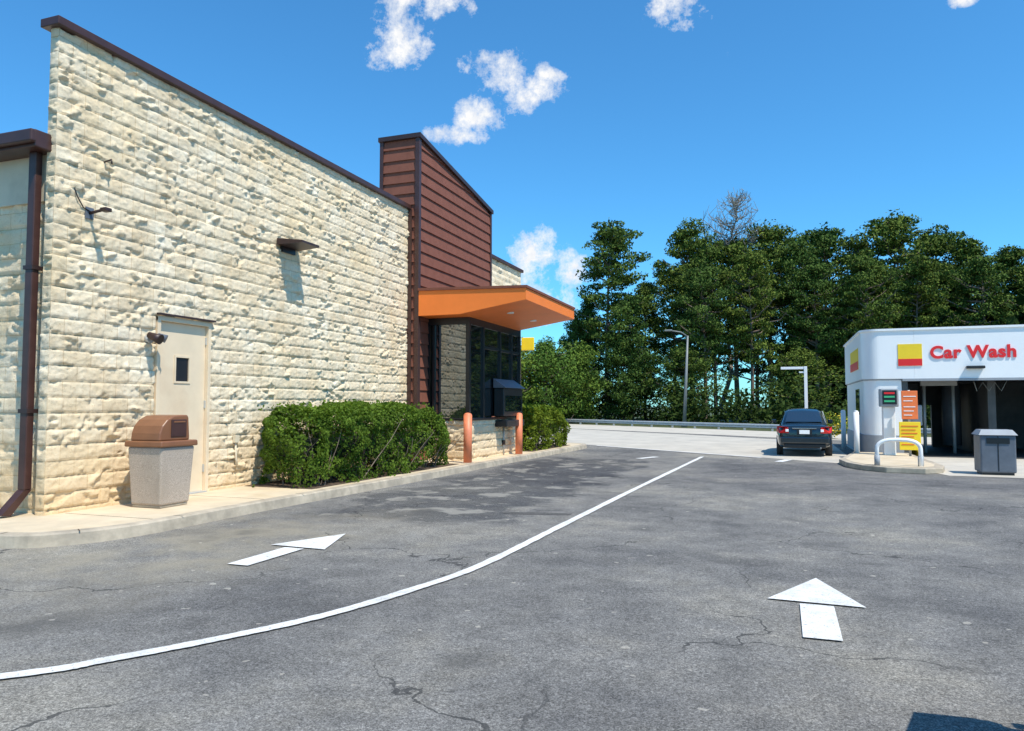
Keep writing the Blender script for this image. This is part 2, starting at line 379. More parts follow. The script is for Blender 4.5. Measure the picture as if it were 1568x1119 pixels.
for y in (6.9,8.9,10.3): box('joint',-8.5,-7.02,y,y+.012,.138,.1415,M['mulch'],side)
for i in range(10,len(edge)-8,6):
    p=edge[i];q=inn[i]; stripe('kerb_joint',[p,q],.012,.1465)
for o in [o for o in COL.objects if o.name.startswith('kerb_joint')]:
    o.parent=side; o.data.materials[0]=M['mulch']
sheet('planting_bed',[(-8.5,10.2),(-7.15,10.2),(-7.0,15.7),(-8.5,15.9)],.147,M['mulch'],side)
sheet('planting_bed_far',[(-8.5,20.6),(-6.85,20.6),(-6.75,24.4),(-8.5,24.4)],.147,M['mulch'],side)

# ------------------------------------------------------------------ building
B=empty('restaurant_building')
WX=-8.55
block_wall('side_wall',(WX,6.65,0),(0,1,0),9.75,.10,6.3,(1,0,0),B,.02,holes=[(1.68,2.76,0,2.80)])
block_wall('wall_end',(-8.70,6.65,0),(1,0,0),.15,.10,6.3,(0,-1,0),B,.02,seed=2)
block_wall('rear_wall',(-16,6.76,0),(1,0,0),7.3,.10,4.1,(0,-1,0),B,.03,seed=3)
block_wall('far_wall',(WX,20.8,0),(0,1,0),3.6,.10,6.15,(1,0,0),B,.05,seed=4)
box('parapet_back',-8.70,-8.62,6.70,24.36,4.6,6.1,M['beige'],B)
box('building_core',-20,-8.72,6.9,24.3,.0,4.85,M['beige'],B)
box('coping',-8.78,-8.46,6.56,16.05,6.30,6.41,M['brown'],B,.01)
box('coping_far',-8.78,-8.46,20.82,24.45,6.15,6.25,M['brown'],B,.01)
box('fascia_panel',-16,-8.76,6.71,6.9,4.1,4.7,M['beige'],B)
box('eave',-16,-8.62,6.42,6.9,4.70,4.92,M['brown'],B,.015)
box('gutter',-16,-8.58,6.34,6.42,4.74,4.90,M['brown'],B,.02)
box('downspout',-8.90,-8.78,6.56,6.66,.45,4.70,M['brown'],B,.012)
poly('downspout_foot',[(x+.07,y,z) for x,y,z in [(-8.97,6.56,.45),(-8.85,6.56,.45),(-8.85,6.66,.45),(-8.97,6.66,.45),(-8.99,6.30,.17),(-8.87,6.30,.17),(-8.87,6.42,.15),(-8.99,6.42,.15)]],
     [(0,1,2,3),(7,6,5,4),(0,4,5,1),(1,5,6,2),(2,6,7,3),(3,7,4,0)],M['brown'],B)
for z in (1.4,3.2): box('strap',-8.92,-8.76,6.548,6.70,z,z+.05,M['brown_dk'],B)
# door (hole y 8.33..9.41)
box('door_frame_l',-8.68,-8.53,8.33,8.39,.14,2.80,M['door'],B,.005)
box('door_frame_r',-8.68,-8.53,9.35,9.41,.14,2.80,M['door'],B,.005)
box('door_frame_t',-8.68,-8.528,8.33,9.41,2.74,2.81,M['door'],B,.005)
D0,D1=8.39,9.35; wy0,wy1,wz0,wz1=8.74,9.0,1.86,2.22
for nm,a,b2,c,d in (('a',D0+.004,wy0,.16,2.735),('b',wy1,D1-.004,.16,2.735),('c',wy0,wy1,.16,wz0),('d',wy0,wy1,wz1,2.735)):
    box('door_leaf_'+nm,-8.63,-8.590,a,b2,c,d,M['door'],B)
box('door_glass',-8.61,-8.60,wy0,wy1,wz0,wz1,M['black'],B)
for nm,a,b2,c,d in (('a',wy0-.03,wy0,wz0-.03,wz1+.03),('b',wy1,wy1+.03,wz0-.03,wz1+.03),('c',wy0,wy1,wz0-.03,wz0),('d',wy0,wy1,wz1,wz1+.03)):
    box('door_bead_'+nm,-8.589,-8.577,a,b2,c,d,M['door'],B)
box('drip_edge',-8.53,-8.47,8.30,9.44,2.82,2.845,M['brown_dk'],B)
box('threshold',-8.68,-8.5,8.39,9.35,.14,.158,M['galv'],B)
for z in (.45,1.45,2.45): box('hinge',-8.589,-8.565,9.335,9.352,z,z+.12,M['galv'],B)
box('astragal',-8.589,-8.575,8.40,8.43,.9,1.5,M['galv'],B)
# wall pack lamp
box('lamp_plate',-8.56,-8.50,11.12,11.50,4.30,4.52,M['black'],B)
poly('lamp_hood',[(-8.52,10.98,4.52),(-8.52,11.62,4.52),(-8.02,11.56,4.46),(-8.02,11.04,4.46),(-8.52,10.98,4.40),(-8.52,11.62,4.40),(-8.02,11.56,4.42),(-8.02,11.04,4.42)],
  [(0,3,2,1),(4,5,6,7),(0,4,7,3),(3,7,6,2),(2,6,5,1),(0,1,5,4)],M['brown_dk'],B)
tube('light_base',[(-8.56,8.16,2.45),(-8.48,8.16,2.45)],.06,M['galv'],B)
tube('light_arm',[(-8.48,8.16,2.45),(-8.38,8.18,2.47)],.025,M['galv'],B)
tube('light_head',[(-8.46,8.10,2.50),(-8.36,8.12,2.46),(-8.28,8.14,2.43)],.045,M['brown_dk'],B,r2=.075)
tube('light_head_b',[(-8.42,8.22,2.50),(-8.33,8.29,2.45)],.04,M['grey'],B,r2=.062)
tube('bracket',[(-8.56,7.14,4.02),(-8.28,7.16,4.06)],.02,M['brown_dk'],B)
box('bracket_plate',-8.56,-8.52,7.08,7.20,3.95,4.10,M['grey'],B)
box('bracket_head',-8.33,-8.22,7.12,7.22,4.03,4.08,M['brown_dk'],B,.01)
tube('cable',[(-8.54,6.9,4.35),(-8.52,6.95,4.2),(-8.53,7.05,4.08),(-8.5,7.14,4.04)],.008,M['black'],B)
tube('hook',[(-8.56,7.36,4.78),(-8.42,7.36,4.80),(-8.41,7.36,4.74)],.012,M['brown_dk'],B)
tube('hose_bib',[(-8.53,10.0,.98),(-8.50,10.0,.6),(-8.50,10.02,.5)],.018,M['beige'],B)
box('bib_box',-8.54,-8.48,9.95,10.05,.88,1.0,M['beige'],B)

# tower with lap siding
T0,T1,TX,TXb=16.05,20.8,-8.30,-9.30
def topz(y): return 8.10-(y-T0)/(T1-T0)*.72
poly('tower_core',[(TXb,T0,0),(TX,T0,0),(TX,T1,0),(TXb,T1,0),(TXb,T0,topz(T0)),(TX,T0,topz(T0)),(TX,T1,topz(T1)),(TXb,T1,topz(T1))],
   [(3,2,1,0),(4,5,6,7),(0,1,5,4),(1,2,6,5),(2,3,7,6),(3,0,4,7)],M['brown_dk'],B)
V=[];F=[];pitch=.285;z=.15
while z<8.1:
    z1=min(z+pitch,8.09)
    def ye(zz): return T1 if zz<=topz(T1) else T0+(8.10-zz)/.72*(T1-T0)
    ya,yb=ye(z),ye(z1)
    if ya>T0+.1:
        n=len(V); V+=[(TX+.045,T0,z),(TX+.045,ya,z),(TX+.010,max(yb,T0),z1),(TX+.010,T0,z1),(TX,T0,z),(TX,ya,z)]
        F+=[(n,n+1,n+2,n+3),(n+4,n+5,n+1,n)]
    n=len(V); V+=[(TXb,T0-.045,z),(TX,T0-.045,z),(TX,T0-.010,z1),(TXb,T0-.010,z1),(TXb,T0,z),(TX,T0,z)]
    F+=[(n,n+1,n+2,n+3),(n+4,n+5,n+1,n)]
    z+=pitch
poly('lap_siding',V,F,M['siding'],B)
box('corner_trim',TX-.05,TX+.06,T0-.06,T0+.06,.15,8.08,M['brown'],B,.005)
box('corner_trim_far',TX-.02,TX+.06,T1-.05,T1+.05,.15,topz(T1)-.02,M['brown'],B,.005)
box('corner_trim_in',-8.53,-8.44,T0-.06,T0+.0,.15,6.3,M['brown'],B)
box('corner_trim_back',TXb-.05,TXb+.05,T0-.055,T0+.02,4.8,8.08,M['brown'],B)
c0,c1=topz(T0),topz(T1)
poly('tower_cap',[(TXb-.08,T0-.09,c0-.02),(TX+.10,T0-.09,c0-.02),(TX+.10,T1+.08,c1-.03),(TXb-.08,T1+.08,c1-.03),(TXb-.08,T0-.09,c0+.09),(TX+.10,T0-.09,c0+.09),(TX+.10,T1+.08,c1+.08),(TXb-.08,T1+.08,c1+.08)],
   [(3,2,1,0),(4,5,6,7),(0,1,5,4),(1,2,6,5),(2,3,7,6),(3,0,4,7)],M['brown_dk'],B)
# bay window
bx,by0,by1,sz,hz=-7.15,16.60,20.40,1.18,3.65
block_wall('bay_base_side',(bx,by0,0),(0,1,0),by1-by0,.10,sz-.06,(1,0,0),B,.025,seed=7)
block_wall('bay_base_front',(-8.3,by0,0),(1,0,0),1.15,.10,sz-.06,(0,-1,0),B,.025,seed=8)
box('bay_base_core',-8.3,bx-.06,by0+.06,by1,.05,sz-.06,M['beige'],B)
box('sill',-8.3,bx+.06,by0-.06,by1+.05,sz-.06,sz,M['black'],B,.01)
box('bay_floor',-8.28,bx-.1,by0+.1,by1-.1,sz,sz+.02,M['interior'],B)
box('bay_header',-8.28,bx,by0,by1,hz-.16,hz+.1,M['black'],B)
box('bay_back',-8.28,-8.24,by0+.1,by1-.1,sz+.02,hz-.16,M['interior'],B)
for y in (by0+.05,17.55,18.75,19.65,by1-.05):
    box('mullion',bx-.10,bx,y-.05,y+.05,sz,hz-.16,M['black'],B)
for x in (-8.26,-8.12): box('mullion_f',x-.03,x+.03,by0,by0+.08,sz,hz-.16,M['black'],B)
box('transom',bx-.08,bx-.01,17.6,by1-.1,2.95,3.02,M['black'],B)
box('glass_side',bx-.05,bx-.04,by0+.1,by1-.1,sz,hz-.16,M['glass'],B)
box('glass_front',-8.12,bx-.1,by0+.04,by0+.05,sz,hz-.16,M['glass'],B)
box('service_box',bx+.001,bx+.28,18.25,19.75,sz+.02,1.95,M['black'],B,.02)
box('service_glass',bx+.28,bx+.287,18.35,19.65,sz+.15,1.75,M['glass'],B)
poly('service_hood',[(bx,18.2,2.2),(bx,19.8,2.2),(bx+.34,19.8,1.97),(bx+.34,18.2,1.97),(bx,18.2,1.955),(bx,19.8,1.955),(bx+.34,19.8,1.955),(bx+.34,18.2,1.955)],
  [(0,3,2,1),(4,5,6,7),(0,4,7,3),(3,7,6,2),(2,6,5,1)],M['grey'],B)
box('service_shelf',bx+.001,bx+.35,18.3,19.7,.92,1.1,M['black'],B,.02)
tube('conduit',[(bx+.03,18.9,.15),(bx+.03,18.9,.9)],.02,M['galv'],B)
box('outlet',bx+.0,bx+.05,18.82,18.98,.42,.55,M['black'],B)
# awning
ax=-5.48; ay0,ay1=16.0,20.2
prof=[(-8.24,3.66),(-7.15,3.66),(ax,3.93),(ax,4.20),(-8.24,4.27)]
V=[(x,ay0,z) for x,z in prof]+[(x,ay1,z) for x,z in prof]; n=5
F=[tuple(range(n)),tuple(range(2*n-1,n-1,-1))]+[(i,n+i,n+(i+1)%n,(i+1)%n) for i in range(n)]
poly('awning',V,F,M['orange'],B)
prof=[(-8.25,4.272),(ax+.03,4.202),(ax+.03,4.26),(-8.25,4.335)]
V=[(x,ay0-.03,z) for x,z in prof]+[(x,ay1+.03,z) for x,z in prof]; n=4
poly('awning_cap',V,[tuple(range(n)),tuple(range(2*n-1,n-1,-1))]+[(i,n+i,n+(i+1)%n,(i+1)%n) for i in range(n)],M['siding'],B)
for y in (17.2,19.0):
    tube('soffit_light',[(-6.3,y,3.70+.075),(-6.3,y,3.83)],.09,M['white'],B)
box('yellow_wall_sign',-8.5,-8.05,24.3,24.4,3.40,3.85,M['yellow'],B,.02)

# bollards
def bollard(x,y,z,h=1.18,r=.10,m='bollard'):
    p=[(x,y,z),(x,y,z+h-.06)]; e=empty('bollard')
    tube('post',p,r,M[m],e,20)
    V=[];F=[];k=20
    for j in range(5):
        t=j/4*math.pi/2
        for i in range(k): V.append((x+r*math.cos(t)*math.cos(i*2*math.pi/k),y+r*math.cos(t)*math.sin(i*2*math.pi/k),z+h-.06+r*.6*math.sin(t)))
    for j in range(4):
        for i in range(k): F.append((j*k+i,j*k+(i+1)%k,(j+1)*k+(i+1)%k,(j+1)*k+i))
    poly('cap',V,F,M[m],e,True)
    tube('footing',[(x,y,z-.0),(x,y,z+.012)],r*1.5,M['kerb'],e,16)
bollard(-6.95,16.05,.14); bollard(-6.84,19.35,.14,1.15)

# ------------------------------------------------------------------ trash bin
tb=empty('trash_can'); cx,cy,zb=-7.92,7.85,.145
def frust(name,a,b2,z0,z1,m,bev=.02,dx=0):
    V=[(cx-a,cy-a,z0),(cx+a,cy-a,z0),(cx+a,cy+a,z0),(cx-a,cy+a,z0),(cx-b2,cy-b2,z1),(cx+b2,cy-b2,z1),(cx+b2,cy+b2,z1),(cx-b2,cy+b2,z1)]
    o=poly(name,V,[(3,2,1,0),(4,5,6,7),(0,1,5,4),(1,2,6,5),(2,3,7,6),(3,0,4,7)],m,tb); b3=o.modifiers.new('b','BEVEL'); b3.width=bev; b3.segments=3; return o
frust('foot',.235,.24,zb,zb+.03,M['kerb'],.004)
frust('body',.255,.295,zb+.03,zb+.80,M['tanbin'],.03)
frust('rim',.325,.32,zb+.80,zb+.88,M['lid'],.02)
pr=[(-.29,0),(-.28,.10),(-.24,.20),(-.16,.28),(-.05,.33),(.08,.34),(.20,.34),(.22,.30),(.24,.05),(.24,0)]
V=[(cx+w,cy+p,zb+.88+q) for w in (-.25,.25) for p,q in pr]; n=len(pr)
o=poly('hood',V,[tuple(range(n)),tuple(range(2*n-1,n-1,-1))]+[(i,n+i,n+(i+1)%n,(i+1)%n) for i in range(n)],M['lid'],tb)
b3=o.modifiers.new('b','BEVEL'); b3.width=.02; b3.segments=3
box('flap',cx+.251,cx+.262,cy-.10,cy+.17,zb+.93,zb+1.16,M['brown'],tb,.008)
box('slot',cx+.262,cx+.268,cy-.06,cy+.14,zb+1.12,zb+1.14,M['lid'],tb)

# ------------------------------------------------------------------ hedges
def hedge(name,x0,x1,y0,y1,z0,ztop,seed,dens=1900,size=.055,mm='hedge'):
    g=np.random.default_rng(seed)
    lx,ly=x1-x0,y1-y0; H=ztop(.5)-z0
    P=[];Nn=[]
    A=[(ly*H,0),(ly*H,1),(lx*H,2),(lx*H,3),(lx*ly,4)]
    for a,k in A:
        n=int(a*dens); u=g.random(n);v=g.random(n)
        if k==0: p=np.stack([np.zeros(n),u,v],1);q=[-1,0,0]
        if k==1: p=np.stack([np.ones(n),u,v],1);q=[1,0,0]
        if k==2: p=np.stack([u,np.zeros(n),v],1);q=[0,-1,0]
        if k==3: p=np.stack([u,np.ones(n),v],1);q=[0,1,0]
        if k==4: p=np.stack([u,v,np.ones(n)],1);q=[0,0,1]
        P.append(p);Nn.append(np.tile(np.array(q,float),(n,1)))
    p=np.concatenate(P);q=np.concatenate(Nn)
    c=(p-.5)*2; c[:,2]=p[:,2]
    r=(np.abs(c[:,0])**5+np.abs(c[:,1])**9+np.abs(c[:,2])**5)**(1/5.5); r=np.maximum(r,.6)
    c=c/np.maximum(r,1)[:,None]
    hh=np.array([ztop(t) for t in np.linspace(0,1,50)]); hz_=np.interp((c[:,1]+1)/2,np.linspace(0,1,50),hh)
    W=np.stack([(x0+x1)/2+c[:,0]*lx/2,(y0+y1)/2+c[:,1]*ly/2,z0+c[:,2]*(hz_-z0)],1)
    taper=1-.12*(1-c[:,2])**2; W[:,0]=(x0+x1)/2+(W[:,0]-(x0+x1)/2)*taper
    nz=vnoise(W[:,1]*2.2+W[:,0]*1.7+40,W[:,2]*2.4+W[:,0]+30)+.6*vnoise(W[:,1]*6+W[:,0]*5,W[:,2]*6+60)
    amp=np.where(q[:,2]>.5,.16,.44)
    W+=q*((nz-.8)*amp)[:,None] - q*(g.random(len(W))**2*.16)[:,None]
    gap=vnoise(W[:,1]*3.3+9,W[:,2]*4+W[:,0]*3+70); keep=(gap+ .36*c[:,2] + .25*g.random(len(W)))>.57
    W=W[keep];q=q[keep]
    nr=g.normal(size=W.shape)*.75+q; nr[:,2]+=.25; nr/=np.linalg.norm(nr,axis=1)[:,None]
    V,Q=quads(W,nr,size,.62,g)
    par=empty(name)
    fast('leaves',V,Q,M[mm],par)
    n=int(ly*130); S=np.stack([g.uniform(x0+.1,x1-.05,n),g.uniform(y0+.1,y1-.1,n),np.zeros(n)],1)
    S[:,2]=np.interp((S[:,1]-y0)/ly,np.linspace(0,1,50),hh)+g.random(n)**2*.12-.05
    V,Q=quads(S,g.normal(size=S.shape)+np.array([.6,0,0]),size*1.1,.5,g); fast('shoots',V,Q,M[mm],par)
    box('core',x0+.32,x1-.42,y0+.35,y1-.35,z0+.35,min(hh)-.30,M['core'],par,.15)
    segs=[]
    for i in range(int(ly*22)):
        a=np.array([g.uniform(x0+.3,x1-.20),g.uniform(y0+.3,y1-.3),z0]); b_=a+np.array([g.normal()*.25+.12,g.normal()*.25,g.uniform(.5,1.1)])
        limb(segs,a,b_,.014,.005,g,3,0)
    V,Q=tubes_np(segs,4); fast('stems',V,Q,M['bark'],par)
hedge('hedge',-8.50,-7.02,10.15,15.75,.145,lambda t:1.43+.08*math.sin(t*3.2)+.03*math.sin(t*19)-.24*max(0,t-.7)/.3,1)
hedge('hedge',-8.45,-6.75,20.75,24.5,.145,lambda t:1.48-.03*math.sin(t*9)-.14*t,2,900,.08)

# ------------------------------------------------------------------ trees
LM=M['pine']
variants=[tree_mesh('pine_a',21,17,4.6,.30,46,125,.28,LM,.35,.36,(.16,.27)),tree_mesh('pine_b',22,17,4.3,.38,42,125,.28,LM,.15,.36,(.18,.29),.14),
          tree_mesh('pine_c',23,17,5.3,.26,50,125,.29,LM,.25,.34,(.14,.26)),tree_mesh('pine_d',24,17,4.0,.20,50,110,.28,LM,.55,.42,(.16,.28)),
          tree_mesh('pine_e',25,17,5.0,.44,42,135,.28,LM,.1,.38,(.16,.28),.16)]
bushy=[tree_mesh('broad_a',31,6,3.4,.10,60,110,.20,M['bush'],.2,.8),tree_mesh('broad_b',32,10,3.8,.10,60,100,.26,M['pine'],.3,.7)]
g=np.random.default_rng(5)
def put(name,me,bear,depth,H,H0,sx=1):
    a=math.radians(bear); dist=depth/math.cos(a+math.radians(20))
    o=bpy.data.objects.new(name,me); COL.objects.link(o)
    o.location=(math.sin(a)*dist,math.cos(a)*dist,-.1); s=H/H0; w=max(s,.8)*sx
    o.scale=(w,w,s); o.rotation_euler=(0,0,g.uniform(0,6.28)); return o
L=[(-12.7,63,16.9,0,.98),(-9.8,67,12.6,3,.9),(-6.4,66,17.6,2,.85),(-4.6,64,15.8,0,.8),(-3.0,68,17.0,1,1),(-.6,66,17.6,4,.9),(1.6,63,15.6,0,.85),(3.2,70,18.4,1,1),
   (5.2,66,16.6,2,.8),(7.6,66,18.5,4,.95),(9.9,68,17.6,0,.95),(12.0,64,16.0,3,1.1),(13.8,66,15.6,1,1),(15.6,64,15.2,2,.85),(17.6,66,16.2,0,1),(20,64,16,4,1),(23,62,16,1,1),(26,60,15,2,1),
   (-7.6,74,15.5,1,1),(-1.6,74,15,2,1),(6.2,76,15.5,4,1.1),(11,76,16,0,1.1),(16,75,15,2,1.1),(-5.4,60,12.8,4,.85),(-2,59,14,1,.8),(2.4,60,13,4,.9),(5.6,59,13.5,1,.85),(8.8,60,13.5,0,.9),(12.8,59,13.5,1,.9),(15.2,60,13,4,1.0),(-10.8,61,10.5,3,.8),(-14.2,66,11.0,3,.75)]
for b_,d,H,v,sx in L: put('pine_tree',variants[v],b_,d,H,17,sx)
for b_,d,H,v in [(-11.4,61,7.0,1),(-6.8,59,6.0,1),(1.2,56,5.5,1),(9.5,56,6.0,1),(14.7,56,6.5,1),(18.5,56,9,1),(22,55,9,1)]:
    put('broadleaf_tree',bushy[v],b_,d,H,10)
put('small_tree',bushy[0],-17.4,60,6.3,6,1.0); put('small_tree',bushy[0],-15.0,61,6.0,6,.95); put('small_tree',bushy[0],-20.5,60,6.6,6,1.1)
put('small_tree',bushy[1],-14.9,66,9.2,10,.6)
# dead tree
gd=np.random.default_rng(8); segs=[]
tr=limb(segs,(0,0,0),(.3,0,20.4),.24,.03,gd,9,0)
for i in range(60):
    t=gd.uniform(.66,.99); k=t*9; p=tr[int(k)]+(tr[min(9,int(k)+1)]-tr[int(k)])*(k%1); a=gd.uniform(0,6.28); r=(1.12-t)*7.0*gd.uniform(.5,1)+.3
    e=p+np.array([math.cos(a)*r,math.sin(a)*r,r*gd.uniform(.3,.9)]); q=limb(segs,p,e,.05,.02,gd,4)
    for j in (1,2,3,4):
        for _ in range(3):
            e2=q[j]+gd.normal(size=3)*r*.22+np.array([0,0,r*.2]); limb(segs,q[j],e2,.022,.013,gd,2)
V,Q=tubes_np(segs,4); o=fast('dead_tree',V,Q,M['deadbark']); a=math.radians(-3.2); o.location=(math.sin(a)*70,math.cos(a)*70,0)
# undergrowth mass
gu=np.random.default_rng(9); n=620
s_=gu.uniform(-75,62,n); nn_=gu.uniform(38.5,46,n); zz=gu.random(n)**1.5*3.0
C=np.stack([ex*s_+nx*nn_,ey*s_+ny*nn_,zz],1)
V,Q=leaves(C,np.tile([[1.4,1.4,.8]],(n,1)),60,.33,.5,bias=.4,g=gu)
fast('forest_undergrowth',V,Q,M['under'])
n=2600; s_=gu.uniform(-45,75,n); nn_=gu.uniform(64,74,n); zz=gu.random(n)*8.5+1
C=np.stack([ex*s_*1.1+nx*nn_,ey*s_*1.1+ny*nn_,zz],1)
keep=(C[:,0]>-C[:,1]*.215); C=C[keep]
V,Q=leaves(C,np.tile([[2.2,2.2,1.5]],(len(C),1)),34,.95,.7,bias=.3,g=gu)
fast('background_forest',V,Q,M['under'])

# ------------------------------------------------------------------ guardrail
gr=empty('guardrail'); pr=[(0,.14),(.05,.18),(.05,.24),(0,.27),(.05,.30),(.05,.36),(0,.40)]
V=[];F=[]
for s in (-90,60):
    for a,z in pr: x,y=RD(s,35.25-a); V.append((x,y,z))
for i in range(6): F.append((i,i+1,7+i+1,7+i))
poly('rail',V,F,M['galv'],gr)
s=-90
while s<60:
    x,y=RD(s,35.36); box('post',x-.06,x+.06,y-.07,y+.07,0,.40,M['galv'],gr); s+=2.0
# street lamp
sl=empty('street_lamp')
tube('pole',[(-6.2,51.1,0),(-5.9,51.1,6.2)],.13,M['pole'],sl,12,.06)
tube('arm',[(-5.9,51.1,6.15),(-6.3,50.7,6.42),(-6.9,50.2,6.5)],.04,M['pole'],sl)
o=box('head',-7.30,-6.8,49.98,50.22,6.45,6.56,M['pole'],sl,.03)
tube('foot',[(-6.2,51.1,0),(-6.2,51.1,.3)],.2,M['pole'],sl)
cb=empty('clearance_bar')
box('pole',.88,1.0,32.1,32.22,0,3.06,M['white'],cb,.01); box('arm',.0,.88,32.12,32.2,2.95,3.05,M['white'],cb,.01)
box('arm_brace',.70,.88,32.13,32.19,2.80,2.86,M['white'],cb); box('base',.76,1.12,31.98,32.34,0,.06,M['galv'],cb,.01)

# ------------------------------------------------------------------ car wash
W=empty('car_wash_building')
def rounded(x0,x1,y0,y1,r,k=12):
    P=[]
    for i in range(k+1):
        t=math.pi+ i/k*math.pi/2; P.append((x0+r+r*math.cos(t),y0+r+r*math.sin(t)))
    return P+[(x1,y0),(x1,y1),(x0,y1)]
def rprism(name,P,z0,z1,m):
    return prism(name,P,z0,z1,m,W)
rprism('corner_column_base',rounded(2.27,3.30,23.97,30,.45),0,.62,M['greyl'])
rprism('corner_column',rounded(2.30,3.28,24.0,30,.42),.62,2.22,M['white'])
rprism('column_seam',rounded(2.285,3.285,23.985,30,.43),2.22,2.26,M['greyl'])
rprism('canopy_corner',rounded(2.25,3.62,23.94,30.05,.47),2.26,3.66,M['white'])
rprism('canopy_cap',rounded(2.21,9.2,23.90,30.1,.49),3.66,3.72,M['white'])
box('canopy_band',3.623,9.2,23.94,24.2,2.26,3.66,M['white'],W)
box('canopy_lip',3.30,9.2,23.92,24.0,2.19,2.258,M['greyl'],W)
box('roof_panel',3.3,9.2,24.2,30,3.3,3.6,M['greyl'],W)
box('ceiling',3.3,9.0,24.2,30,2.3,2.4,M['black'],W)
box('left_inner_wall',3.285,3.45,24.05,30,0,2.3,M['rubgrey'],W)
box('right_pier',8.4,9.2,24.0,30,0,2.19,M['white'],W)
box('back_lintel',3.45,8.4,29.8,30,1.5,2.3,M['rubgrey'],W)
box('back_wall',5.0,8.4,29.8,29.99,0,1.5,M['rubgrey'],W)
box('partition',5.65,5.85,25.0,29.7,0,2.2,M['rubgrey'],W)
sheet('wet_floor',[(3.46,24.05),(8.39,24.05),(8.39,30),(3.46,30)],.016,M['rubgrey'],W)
box('floor_rail',3.7,3.8,24.2,29.5,.02,.16,M['yellow'],W); 
for x in (4.2,5.0): tube('wash_arch_leg',[(x,26.2,0),(x,26.2,2.2)],.05,M['galv'],W)
box('wash_arch_top',4.1,5.1,26.1,26.3,2.1,2.25,M['galv'],W)
tube('brush',[(4.0,27.6,.2),(4.0,27.6,2.2)],.28,M['grey'],W); tube('brush_b',[(5.2,27.6,.2),(5.2,27.6,2.2)],.28,M['grey'],W)
box('equipment_box',3.5,3.85,24.35,24.7,.9,1.5,M['greyl'],W,.03)
tube('hose',[(5.2,24.6,2.3),(5.3,24.6,1.9),(5.45,24.6,2.15),(5.6,24.6,1.9),(5.75,24.6,2.15),(5.9,24.6,1.9),(6.1,24.6,2.3)],.012,M['pole'],W)
box('band_lamp',4.9,5.35,23.78,23.94,2.52,2.60,M['black'],W,.02)
box('logo_panel',3.20,3.82,23.925,23.938,2.63,3.26,M['yellow'],W)
box('logo_red',3.203,3.817,23.915,23.924,2.63,2.83,M['red'],W)
box('side_logo',2.235,2.248,25.0,27.6,2.6,3.25,M['yellow'],W); box('side_logo_red',2.225,2.234,25.0,27.6,2.6,2.85,M['red'],W)
box('side_window',2.285,2.297,25.4,26.6,1.2,2.0,M['glass'],W)
cu=bpy.data.curves.new('t','FONT'); cu.body='Car Wash'; cu.size=.5; cu.extrude=.012; cu.offset=.017; cu.space_character=1.07
to=bpy.data.objects.new('t',cu); COL.objects.link(to); bpy.context.view_layer.update()
me=bpy.data.meshes.new_from_object(to.evaluated_get(bpy.context.evaluated_depsgraph_get())); wdt=to.dimensions.x; bpy.data.objects.remove(to)
o=obj('lettering',me,M['red'],W); o.rotation_euler=(math.pi/2,0,0); o.location=(4.02,23.925,2.84); k=2.10/wdt; o.scale=(k,k,1)
# island, hoop, kiosk
isl=empty('traffic_island')
P=[(1.35,20.6),(1.45,19.5),(1.7,18.8),(2.15,18.3),(2.9,18.15),(3.3,18.5),(3.45,19.2),(3.4,23.9),(1.95,23.9)]
prism('kerb',P,0,.13,M['kerb'],isl,.02)
Pi=[(2.35+(x-2.35)*.84,20.9+(y-20.9)*.92) for x,y in P]; sheet('top',Pi,.135,M['walk'],isl)
hp=empty('hoop_barrier'); path=[(2.02,18.75,.1)]
for i in range(13):
    t=math.pi-i/12*math.pi; path.append((2.46+.44*math.copysign(abs(math.cos(t))**.7,math.cos(t)),18.70,.52+.20*math.sin(t)))
path.append((2.90,18.65,.1)); tube('hoop',path,.045,M['white'],hp)
for x in (2.02,2.90): tube('sleeve',[(x,18.7,.13),(x,18.7,.36)],.06,M['greyl'],hp)
ks=empty('payment_kiosk')
box('cabinet',2.62,2.92,22.6,22.95,.13,1.45,M['white'],ks,.02)
box('head',2.55,3.0,22.5,22.95,1.45,1.95,M['greyl'],ks,.03)
box('screen',2.60,2.95,22.488,22.499,1.52,1.90,M['black'],ks)
for z in (1.58,1.70,1.80): box('label',2.64,2.90,22.478,22.487,z,z+.05,M['green' if z<1.75 else 'red'],ks)
ps=empty('poster_sign')
tube('post',[(3.22,22.35,.13),(3.22,22.35,1.9)],.03,M['galv'],ps)
box('poster',3.03,3.42,22.28,22.31,1.12,1.88,M['oposter'],ps,.01)
for z,w in ((1.72,.30),(1.60,.22),(1.44,.28),(1.33,.24),(1.22,.2)): box('line',3.08,3.08+w,22.272,22.279,z,z+.022,M['white'],ps)
box('board',2.95,3.46,22.2,22.24,.30,1.05,M['yellow'],ps,.01)
for z,w in ((.93,.40),(.83,.34),(.74,.38),(.65,.3),(.54,.36),(.44,.3)): box('line_b',3.0,3.0+w,22.19,22.199,z,z+.016,M['red'],ps)
for x,y in ((2.02,23.5),(1.95,27.3)):
    e=empty('guard_post'); tube('post',[(x,y,.0),(x,y,1.3)],.075,M['white'],e,16); tube('cap',[(x,y,1.3),(x,y,1.34)],.075,M['white'],e,16,.04)
gb=empty('litter_bin')
box('body',3.98,4.64,18.35,18.95,.06,.86,M['grey'],gb,.03); box('plinth',4.02,4.60,18.39,18.91,.0,.06,M['black'],gb)
poly('lid',[(3.95,18.32,.86),(4.67,18.32,.86),(4.67,18.98,.86),(3.95,18.98,.86),(4.02,18.42,.97),(4.60,18.42,.97),(4.60,18.88,.97),(4.02,18.88,.97)],
  [(3,2,1,0),(4,5,6,7),(0,1,5,4),(1,2,6,5),(2,3,7,6),(3,0,4,7)],M['greyl'],gb)
